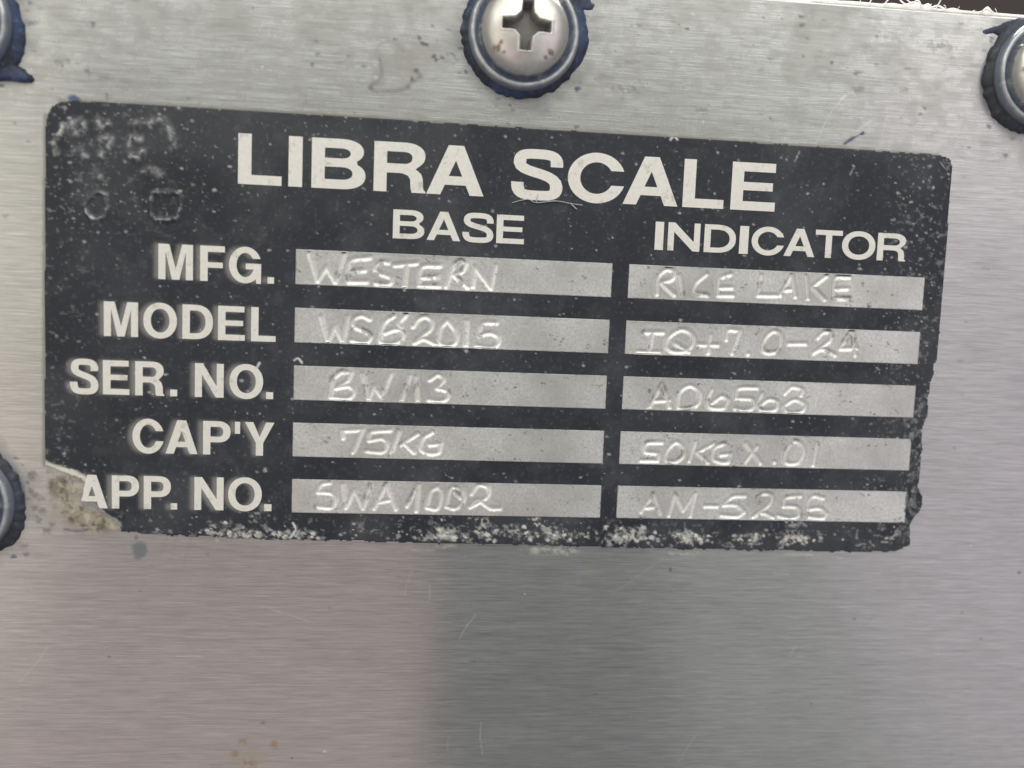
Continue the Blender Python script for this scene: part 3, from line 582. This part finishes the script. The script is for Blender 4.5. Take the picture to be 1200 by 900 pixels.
# the enamelled sheet
gx = np.arange(-28.2, 76.8, 0.12); gy = np.arange(-15.6, 34.2, 0.12)
pg = Grid(gx, gy); X, Y = pg.X, pg.Y
jit = 0.16 * (fbm(X, Y, 0.9, 61, 3) - .5)
jit2 = 0.55 * (fbm(X, Y, 1.0, 63, 4) - .5) * sstep(4, 12, Y) * sstep(70, 73.2, X) + 0.4 * (fbm(X, Y, 0.8, 65, 4) - .5) * sstep(31.0, 31.8, Y)
IN = inside(X + jit + jit2, Y + jit + jit2, OUTLINE)
keep = IN[:-1, :-1] & IN[1:, :-1] & IN[1:, 1:] & IN[:-1, 1:]
cxm = (X[:-1, :-1] + X[1:, 1:]) / 2; cym = (Y[:-1, :-1] + Y[1:, 1:]) / 2
for (a, b, c, d) in FIELDS: keep &= ~((cxm > a + .2) & (cxm < b - .2) & (cym > c + .2) & (cym < d - .2))
pg.H[:] = T + 0.012 * (fbm(X, Y, 6, 71, 3) - .5)
# letter cover, to print the soft grey fringe beside the row titles
lm = np.zeros(X.shape)
LET = []
for wi, (yt, yb, chars) in enumerate(LETTERS):
    H = yb - yt
    for ch, l, r in chars:
        W = r - l; hh = H; big = wi == 0
        sv = H * (.262 if big else .235 if wi in (1, 2) else .212); sh = H * (.188 if big else .178 if wi in (1, 2) else .168)
        y1 = yb; y0 = yt
        if ch == '.': hh = min(W, H * .21)
        if ch == "'": hh = H * .36; y1 = yt + hh
        if ch in 'OCSG': l2, ov = l, .02 * H
        else: ov = 0
        loops = [[(l + p[0], y1 + ov - p[1] * (hh + 2 * ov) / hh) for p in lp] for lp in glyph(ch, W, hh, sv, sh)]
        LET.append((wi, ch, loops))
        if wi >= 3:
            w = pg.win(l - 1, r + 1, yt - 1, yb + 1)
            m = inside(pg.X[w], pg.Y[w], loops[0])
            for q in loops[1:]: m &= ~inside(pg.X[w], pg.Y[w], q)
            lm[w] = np.maximum(lm[w], m)
def blur(a, n):
    for _ in range(n):
        a = (a + np.roll(a, 1, 0) + np.roll(a, -1, 0) + np.roll(a, 1, 1) + np.roll(a, -1, 1)) / 5
    return a
fr = blur(np.roll(lm, (0, -4), (0, 1)), 5)
pg.paint(full, (0.42, 0.40, 0.38), 0.50 * fr)
# overall dust: fine pale specks, thicker at the left end, the right end and low down
PAL = (0.62, 0.62, 0.61); CRM = (0.74, 0.71, 0.64)
hz = fbm(X, Y, 7, 75, 4)
pg.paint(full, (0.30, 0.30, 0.31), 0.08 * sstep(.4, .75, hz) + 0.06 * sstep(.55, .8, fbm(X, Y, 2.0, 77, 4)))
sm = fbm(X, Y * 1.3, 0.55, 79, 3)
dens = 0.03 + 0.18 * sstep(-8, -22, X) * sstep(8, -8, Y) + 0.30 * sstep(66, 74, X) + 0.45 * sstep(29.5, 32, Y) + 0.25 * sstep(-20, -27, X)
pg.paint(full, PAL, np.clip(dens, 0, 1) * 0.7 * sstep(.66, .80, sm + 0.03))
r3 = random.Random(11)
for i in range(1900):
    x = r3.uniform(-27, 76); y = r3.uniform(-15, 32.5)
    u = r3.random()
    if u < .08: x = r3.uniform(-27, -8); y = r3.uniform(-15, -2)
    elif u < .24: x = r3.uniform(68, 75.5); y = r3.uniform(-14, 32)
    s = r3.choice([.07, .075, .08, .09, .11, .16]) * r3.uniform(.8, 1.2)
    pg.blob(x, y, s * r3.uniform(.9, 1.7), s * r3.uniform(.8, 1.2), PAL if r3.random() < .7 else CRM, r3.uniform(.12, .65), 0.6, 0.6, i, 0.01, 0.2)
# chipped, crusted lower edge
for i in range(60):
    x = r3.gauss(r3.choice([0, 17.5, 20, 22, 27, 30, 32, 39, 41, 46, 48, 54, 60, -9, -5]), 1.2); y = 32.6 - abs(r3.gauss(0, .8))
    pg.blob(x, y, r3.uniform(.6, 1.7), r3.uniform(.35, .8), CRM if r3.random() < .4 else (.52, .52, .51), r3.uniform(.35, .8), 0.7, 0.9, 1500 + i, .03, 0.4, .10, .34)
for i in range(170):
    x = r3.gauss(r3.choice([0, 17.5, 20, 22, 27, 30, 32, 39, 41, 46, 48, 54, 60, -9, -5]), 1.1) if r3.random() < .75 else r3.uniform(-16, 72)
    y = 32.75 - abs(r3.gauss(0, .9))
    s = abs(r3.gauss(.10, .07)) + .06
    pg.blob(x, y, s * 1.3, s, CRM if r3.random() < .6 else PAL, r3.uniform(.4, .95), 0.5, 0.9, 2000 + i, r3.uniform(0, .06), 0.25)
for i in range(160):
    x = r3.uniform(72.5, 75.5); y = r3.uniform(14, 32); s = r3.uniform(.1, .3)
    pg.blob(x, y, s, s * 1.2, (.42, .43, .44), r3.uniform(.1, .35), 0.6, 0.9, 3000 + i, r3.uniform(0, .04), 0.3)
# pale torn rim of foil along the missing corner
rim = [(-26.81, 25.01), (-25.14, 25.7), (-23.1, 26.37), (-22.64, 26.9), (-22.76, 27.96), (-22.2, 29.02), (-21.05, 30.02), (-19.91, 30.73), (-18.99, 31.6)]
pg.line(rim[:5], (0.70, 0.68, 0.60), 0.55, 0.95, 0.5, 0.9, 21); pg.line(rim[4:], (0.42, 0.44, 0.45), 0.25, 0.8, 0.6, 0.9, 22)
for i, (x, y, q) in enumerate([(*p, q) for p, q in [((-23.92, 26.15), 0.9), ((-24.82, 25.78), 0.6), ((-23.28, 26.62), 0.6)]]): pg.blob(x, y - .35, q, q * .5, (.74, .72, .64), .95, .5, .7, 800 + i, .05, .4)
# half-erased stamped marks at the upper left: pressed rings and lumps with scuffed enamel
def dent(pts, width, depth, al, seed, rgb=(0.42, 0.43, 0.435)):
    P = catmull(pts); m = width * 3
    w = pg.win(P[:, 0].min() - m, P[:, 0].max() + m, P[:, 1].min() - m, P[:, 1].max() + m)
    d = seg_dist(pg.X[w], pg.Y[w], P)
    k = np.exp(-(d / width) ** 2); nz = fbm(pg.X[w], pg.Y[w], 0.5, seed, 4)
    pg.H[w] += 1.5 * depth * k * (0.6 + .8 * nz)
    pg.paint(w, rgb, al * k * (.14 + .86 * sstep(.42, .60, nz)))
dent([(-20.16, -4.84), (-21.05, -5.06), (-21.94, -4.38), (-22.3, -3.45), (-21.95, -2.46), (-21.15, -2.23), (-20.34, -2.73), (-20.07, -3.56), (-20.34, -4.37)], .20, .20, .75, 1)
dent([(-22.12, -2.82), (-21.59, -2.3), (-21.06, -2.23)], .17, .15, 1.0, 2, (.7, .72, .72))
dent([(-15.33, -5.18), (-14.25, -5.41), (-12.99, -5.48), (-12.35, -4.96), (-12.44, -3.67), (-12.89, -2.72), (-14.24, -2.47), (-15.24, -2.61), (-15.51, -3.79), (-15.33, -5.18)], .20, .18, .65, 3)
dent([(-24.63, -11.73), (-25.07, -10.63), (-25.43, -9.71), (-25.17, -9.0)], 0.30, .17, .95, 4, (.62, .62, .58))
dent([(-23.84, -11.77), (-23.31, -12.34), (-22.52, -12.12), (-22.7, -11.39), (-23.49, -11.26), (-23.84, -11.77)], 0.40, .17, .9, 5)
dent([(-21.02, -12.57), (-20.49, -11.97), (-19.96, -12.36)], 0.34, .17, .85, 6)
dent([(-16.59, -10.84), (-17.48, -10.97), (-17.66, -9.88), (-17.39, -8.98), (-16.59, -9.12), (-16.41, -9.67)], 0.34, .17, .9, 7)
dent([(-17.3, -12.43), (-15.79, -12.6), (-14.45, -13.13), (-13.73, -12.36), (-13.37, -11.48), (-13.1, -10.13)], 0.36, .17, .7, 8)
dent([(-20.67, -10.61), (-19.7, -10.75), (-19.97, -9.48), (-20.68, -8.98), (-20.32, -8.64)], 0.34, .17, .8, 9)
dent([(-23.5, -8.92), (-22.88, -9.31), (-22.18, -8.63)], .4, .1, .7, 10)
dent([(-21.31, -7.14), (-20.86, -6.71)], .35, .1, .7, 11)
dent([(-16.23, -7.41), (-15.33, -7.73), (-14.43, -7.14)], .4, .1, .5, 12)
# fresh scratches and bits of fluff
for i, q in enumerate([[(41.69, -14.26), (42.06, -14.66), (42.48, -14.31)], [(-4.2, 13.49), (-3.74, 12.8)], [(0.01, 12.38), (0.48, 12.17), (0.86, 12.64)], [(56.48, -12.58), (57.01, -13.78)], [(63.29, -11.49), (63.73, -12.49)], [(74.16, -13.55), (75.1, -12.61)], [(-0.14, 32.79), (0.51, 31.78), (0.21, 30.99)]]):
    pg.line(q, (.8, .8, .78), .11 if i not in (3, 4, 5) else .08, .8 if i not in (3, 4, 5) else .3, .6, .9, 90 + i)
plate = link(bpy.data.objects.new('nameplate', pg.build('nameplate', M_BLACK, keep, 0.012)))
tag(plate, 'worn black nameplate headed LIBRA SCALE with torn lower corner stuck on steel panel', 'nameplate')

# raised bare-metal letters
cache = {}
for wi, ch, loops in LET:
    z0, z1 = T - 0.02, T + 0.028
    pts = [p for lp in loops for p in lp]
    V = [(p[0] * MM, -z1 * MM, -p[1] * MM) for p in pts] + [(p[0] * MM, -z0 * MM, -p[1] * MM) for p in pts]
    tris = tessellate_polygon([[Vector((p[0], -p[1], 0)) for p in lp] for lp in loops])
    n = len(pts); F = []
    for t in tris:
        a, b, c = [Vector((pts[k][0], -pts[k][1])) for k in t]
        F.append(tuple(t) if (b - a).cross(c - a) > 0 else tuple(t)[::-1])
    o = 0
    for lp in loops:
        m = len(lp)
        for k in range(m): F.append((o + k, o + (k + 1) % m, n + o + (k + 1) % m, n + o + k))
        o += m
    link(bpy.data.objects.new('letter', mesh_from('letter', V, F, M_LET, False)), plate)

# bare strips with hand-pressed writing
WORDS = ['WESTERN', 'WSB2015', 'BW113', '75KG', 'SWA1002', 'RICE LAKE', 'IQ+7.0-2A', 'AD6568', '50KG X .01', 'AM-5255']
for fi, (a, b, c, d) in enumerate(FIELDS):
    fg = Grid(np.linspace(a, b, int((b - a) / .09)), np.linspace(c, d, int((d - c) / .09)))
    X, Y = fg.X, fg.Y
    fg.H[:] = T + 0.022 + 0.03 * (fbm(X, Y, 3.5, 200 + fi, 3) - .5) * sstep(0, .6, np.minimum.reduce([X - a, b - X, Y - c, d - Y]))
    dm = np.full(X.shape, 9.0)
    for s in STROKES[fi]:
        P = catmull(s); m = 1.6
        w = fg.win(P[:, 0].min() - m, P[:, 0].max() + m, P[:, 1].min() - m, P[:, 1].max() + m)
        dm[w] = np.minimum(dm[w], seg_dist(X[w], Y[w], P))
    wob = 0.75 + 0.5 * fbm(X, Y, 1.2, 230 + fi, 2)
    fade = sstep(0, .35, np.minimum.reduce([X - a, b - X, Y - c, d - Y]))
    fg.H += fade * (-0.125 * wob * np.exp(-(dm / .205) ** 2) + 0.018 * np.exp(-((dm - .46) / .2) ** 2) - 0.03 * np.exp(-(dm / 1.0) ** 2))
    r4 = random.Random(40 + fi)
    # specks of ink and dirt, gathered in little crumbs
    for q in range(16 if fi < 9 else 12):
        x, y = r4.uniform(a, b), r4.uniform(c + .2, d - .2)
        for k in range(r4.randint(1, 7)):
            s = r4.uniform(.05, .14)
            fg.blob(x + r4.gauss(0, .3), y + r4.gauss(0, .25), s * 1.4, s, (.10, .10, .10), r4.uniform(.35, .85), .6, .9, q * 9 + k, 0, .2)
    # stroke floors painted paler: stylus burnish and the side light the grooves would catch
    fg.paint(full, (.93, .92, .90), 0.44 * fade * np.exp(-(dm / .19) ** 2))
    # dirt caught in some strokes
    dn = fbm(X, Y, 1.5, 260 + fi, 4)
    fg.paint(full, (.16, .15, .14), 0.75 * sstep(.60, .72, dn) * np.exp(-((dm - .2) / .2) ** 2))
    # enamel creeping over the border
    bd = np.minimum.reduce([X - a, b - X, Y - c, d - Y])
    fg.paint(full, (.05, .05, .055), 0.9 * (1 - sstep(.02, .10, bd - .10 * (fbm(X, Y, .5, 280 + fi, 3) - .45))))
    fo = link(bpy.data.objects.new('entry_field', fg.build('entry_field', M_FOIL, None, T - 0.05)), plate)
    fo['label'] = 'bare metal strip with pressed handwriting ' + WORDS[fi]

# ------------------------------------------------------------------ screws with sealing rings
def lathe(name, prof, mat, seg=96):
    V = []; F = []; n = len(prof)
    for i in range(seg):
        t = 2 * math.pi * i / seg
        for r, h in prof: V.append((r * math.cos(t) * MM, -h * MM, r * math.sin(t) * MM))
    for i in range(seg):
        j = (i + 1) % seg
        for k in range(n - 1): F.append((i * n + k, j * n + k, j * n + k + 1, i * n + k + 1))
    return mesh_from(name, V, F, mat)
RH = 4.75
def head_mesh():
    st = 0.075
    a = np.arange(-RH - .15, RH + .15, st); X, Y = np.meshgrid(a, a); r = np.hypot(X, Y)
    q = np.clip(r / RH, 0, 1)
    dome = 2.3 + 1.15 * (1 - q ** 2.2) + 0.95 * np.sqrt(np.clip(1 - q ** 7, 0, 1))
    # cross recess with sloping walls
    ax, ay = np.abs(X), np.abs(Y)
    hw = 0.72 - 0.06 * np.maximum(ax, ay); ln = 2.62
    e1 = np.maximum(ax - hw, ay - ln); e2 = np.maximum(ay - hw, ax - ln)
    core = (ax + ay) - 1.9
    e = np.minimum(np.minimum(e1, e2), core * .7071)
    rr = dome - np.clip((0.03 - e) * 6.0, 0, 1.7)
    e = e + 0
    h = rr + 0.05 * np.exp(-((e - .12) / .1) ** 2)
    rust = [(-3.1, 2.5, .55), (-2.7, 2.0, .3), (2.8, 2.5, .4), (2.3, 3.0, .3), (-2.2, 2.9, .25)]
    keep = (np.hypot((X[:-1, :-1] + X[1:, 1:]) / 2, (Y[:-1, :-1] + Y[1:, 1:]) / 2) < RH + .04)
    gg = Grid(a, a); gg.H[:] = h
    gg.paint((slice(None), slice(None)), (0.20, 0.195, 0.19), 0.92 * sstep(.02, -.10, e))  # recess painted darker, the shade of its depth put into the colour
    for k, (x, y, q) in enumerate(rust): gg.blob(x, y, q, q * .9, (0.20, 0.085, 0.035), .8, .8, .9, 600 + k, 0, .35)
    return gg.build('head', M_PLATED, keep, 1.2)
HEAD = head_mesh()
WASH = lathe('washer', [(4.4, 1.35), (4.7, 1.32), (5.05, 1.40), (5.3, 1.75), (5.5, 2.02), (5.72, 2.08), (5.95, 1.92), (6.08, 1.55), (6.12, 1.1), (6.12, 0.7), (4.4, 0.7)], M_WASH)
def gasket(seed, radius, bulge, mat):
    rr = random.Random(seed); seg = 240; prof = [(0.72, .95), (0.86, .85), (0.93, .62), (0.975, .36), (0.995, .16), (1.0, 0.0)]
    ph = [rr.uniform(0, 6.28) for _ in range(6)]
    V = []; F = []; n = len(prof)
    for i in range(seg):
        t = 2 * math.pi * i / seg
        R = radius * (1 + .018 * math.sin(2 * t + ph[0]) + .014 * math.sin(3 * t + ph[1]) + 0.05 * (fbm(np.array([math.cos(t) * 9]), np.array([math.sin(t) * 9]), 3.0, seed, 4)[0] - .5) + .05 * (vn(np.array([math.cos(t) * 9]), np.array([math.sin(t) * 9]), .7, seed + 2)[0] - .5))
        for (ba, bw, bh) in bulge:
            d = (t - ba + math.pi) % (2 * math.pi) - math.pi; R += bh * math.exp(-(d / bw) ** 2)
        for k, (f, h) in enumerate(prof):
            V.append((R * f * math.cos(t) * MM, -h * (1 + .10 * math.sin(5 * t + ph[5])) * MM, R * f * math.sin(t) * MM))
    for i in range(seg):
        j = (i + 1) % seg
        for k in range(n - 1): F.append((i * n + k, i * n + k + 1, j * n + k + 1, j * n + k))
    return mesh_from('sealing_ring', V, F, mat)
SLAB = ['cross head screw with rust specks and blue sealing ring above the printed heading', 'cross head screw in dark ring beside the bright top edge of the panel',
        'cross head screw with blue ring above the half-erased stamped marks', 'cross head screw in black ring beside the torn plate corner']
BUL = [[(0.0, .35, .45), (0.75, .3, .8), (2.3, .4, .2)], [(2.2, .3, .5), (3.6, .5, .2)], [(-.5, .3, .3)], [(-.6, .35, .5)]]
for i, (sx, sy) in enumerate(SCREWS):
    root = link(bpy.data.objects.new('screw', None)); root.location = (sx * MM, 0, -sy * MM); root.empty_display_size = .005
    tag(root, SLAB[i], 'screw', 'screws holding the panel')
    link(bpy.data.objects.new('sealing_ring', gasket(90 + i, 6.8, BUL[i], M_BLUE if i in (0, 2) else M_GASK)), root)
    wo = link(bpy.data.objects.new('washer', WASH), root); wo.rotation_euler[1] = 1.7 * i
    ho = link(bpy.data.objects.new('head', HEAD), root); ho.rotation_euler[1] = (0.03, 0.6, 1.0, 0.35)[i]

# blobs of blue paint on the sheet
def paint_blob(pts, height, seed):
    P = catmull(pts + pts[:1], 6)[:-1]; c = P.mean(0); V = []; F = []; m = len(P)
    rr = random.Random(seed)
    J = [1 + rr.uniform(-.06, .06) for _ in range(m)]
    for f, h in ((1.0, -.02), (.93, .5), (.75, .85), (.4, 1.0)):
        for k in range(m):
            q = c + (P[k] - c) * f * J[k]; V.append((q[0] * MM, -max(h, -.05) * height * MM, -q[1] * MM))
    V.append((c[0] * MM, -height * 1.02 * MM, -c[1] * MM))
    for lv in range(3):
        for k in range(m): F.append((lv * m + k, lv * m + (k + 1) % m, (lv + 1) * m + (k + 1) % m, (lv + 1) * m + k))
    for k in range(m): F.append((3 * m + k, 3 * m + (k + 1) % m, 4 * m))
    ob = link(bpy.data.objects.new('paint_blob', mesh_from('paint_blob', V, F, M_BLUE)), panel)
    ob['label'] = 'blob of old blue paint'
paint_blob([(29.03, -30.08), (30.37, -30.18), (31.17, -29.5), (31.78, -28.9), (32.29, -28.39), (31.92, -27.9), (31.06, -27.84), (30.3, -27.51), (29.53, -27.55), (28.92, -28.24), (28.69, -29.14)], .18, 1)
paint_blob([(-32.79, -17.43), (-31.75, -17.93), (-30.55, -18.19), (-29.51, -18.08), (-28.74, -17.69), (-28.14, -17.2), (-27.71, -16.78), (-27.81, -16.34), (-28.67, -16.19), (-29.88, -16.29), (-31.09, -16.22), (-32.3, -15.97)], .7, 2)
paint_blob([(78.06, -28.73), (78.86, -29.17), (79.89, -29.44), (80.9, -29.99), (82.14, -30.36), (83.61, -30.56), (84.53, -29.85), (83.76, -29.02), (81.88, -28.7), (80.64, -28.33), (79.55, -28.64), (78.61, -28.48)], .16, 3)

# ------------------------------------------------------------------ burr and fluff along the top edge
bx = np.arange(-32, 96, 0.12)
br = 0.10 + 0.06 * fbm(bx, bx * 0, 2.6, 5, 4) + 0.08 * sstep(86, 60, bx) * fbm(bx, bx * 0, 1.5, 9, 3)
for c, w, hgt in ((69.6, .9, .35), (71.3, .5, .3), (74.4, .6, .12), (78.6, .55, .42), (67.0, .8, .1)): br = br + hgt * np.exp(-((bx - c) / w) ** 2)
V = []; F = []; K = 8
for i, x in enumerate(bx):
    for k in range(K):
        t = 2 * math.pi * k / K
        up = br[i] * (1.5 if math.sin(t) > 0 else .55)
        V.append((x * MM, (0.05 + .13 * math.cos(t)) * MM, (-(TOP) + 0.02 + up * math.sin(t)) * MM))
for i in range(len(bx) - 1):
    for k in range(K): F.append((i * K + k, i * K + (k + 1) % K, (i + 1) * K + (k + 1) % K, (i + 1) * K + k))
burr = link(bpy.data.objects.new('edge_burr', mesh_from('edge_burr', V, F, M_LINT)), panel)
burr['label'] = 'bright ragged burr along the top edge'
V = []; F = []
def fibre(pts, rad):
    P = []
    pts = [np.array(p, float) for p in pts]
    for i in range(len(pts) - 1):
        p0 = pts[max(i - 1, 0)]; p3 = pts[min(i + 2, len(pts) - 1)]; p1, p2 = pts[i], pts[i + 1]
        for t in np.linspace(0, 1, 8, endpoint=(i == len(pts) - 2)):
            P.append(.5 * (2 * p1 + (p2 - p0) * t + (2 * p0 - 5 * p1 + 4 * p2 - p3) * t * t + (-p0 + 3 * p1 - 3 * p2 + p3) * t ** 3))
    b = len(V); S = 5
    for i, p in enumerate(P):
        d = P[min(i + 1, len(P) - 1)] - P[max(i - 1, 0)]; d = Vector(d).normalized()
        u = d.cross(Vector((0.3, 1, .2))).normalized(); v = d.cross(u)
        for k in range(S):
            q = Vector(p) + (u * math.cos(2 * math.pi * k / S) + v * math.sin(2 * math.pi * k / S)) * rad
            V.append((q[0] * MM, q[1] * MM, q[2] * MM))
    for i in range(len(P) - 1):
        for k in range(S): F.append((b + i * S + k, b + i * S + (k + 1) % S, b + (i + 1) * S + (k + 1) % S, b + (i + 1) * S + k))
E = -TOP
for pts, rad in [([(66.0, .2, E + .1), (66.6, .1, E + .9), (67.4, 0, E + 1.3), (68.2, .2, E + .7), (69.0, .1, E + .4), (70.0, 0, E + .9), (70.6, .1, E + .2)], .09),
                 ([(64.2, .2, E), (64.6, .1, E + .9), (65.2, 0, E + 1.6)], .07), ([(63.0, .2, E), (63.3, .2, E + 1.0), (62.8, 0, E + 1.8)], .05),
                 ([(72.2, .1, E), (72.6, 0, E + .8), (72.9, .1, E + 1.4)], .08), ([(71.6, .1, E + .1), (72.4, 0, E + .5), (73.5, .1, E + .2)], .10),
                 ([(77.6, .1, E), (78.4, 0, E + .5), (79.3, .1, E + .1)], .08), ([(67.2, .1, E + 1.2), (68.6, .1, E + 1.0), (69.8, 0, E + .1)], .06)]:
    fibre(pts, rad)
rf = random.Random(3)
for i in range(14):
    x = rf.choice([69.5, 70.5, 72.5, 78.5, 67, 75]) + rf.gauss(0, .8)
    a = rf.uniform(-.6, .6); b = rf.uniform(.25, .8)
    fibre([(x, rf.uniform(-.1, .3), E), (x + a * .5, .1, E + b * .7), (x + a, rf.uniform(-.1, .2), E + b)], rf.uniform(.025, .05))
lint = link(bpy.data.objects.new('lint', mesh_from('lint', V, F, M_LINT)))
lint['kind'] = 'stuff'; lint['label'] = 'white curly fluff caught on the top edge of the steel panel'; lint['category'] = 'lint'
V = []; F = []
fl = [(23.87, -6.24), (25.6, -6.71), (26.59, -6.38), (28.73, -6.68), (30.5, -6.48), (31.89, -6.36)]
fibre([(x, -T - .16, -y) for x, y in fl] , .05)
fibre([(fl[2][0], -T - .14, -fl[2][1]), (fl[2][0] + .1, -T - .3, -fl[2][1] + 1.0)], .06)
fibre([(fl[4][0], -T - .14, -fl[4][1]), (fl[4][0] + .7, -T - .3, -fl[4][1] - .6)], .06)
th = link(bpy.data.objects.new('thread', mesh_from('thread', V, F, M_LINT)))
tag(th, 'thin pale thread caught under the C of the heading on the nameplate', 'thread')
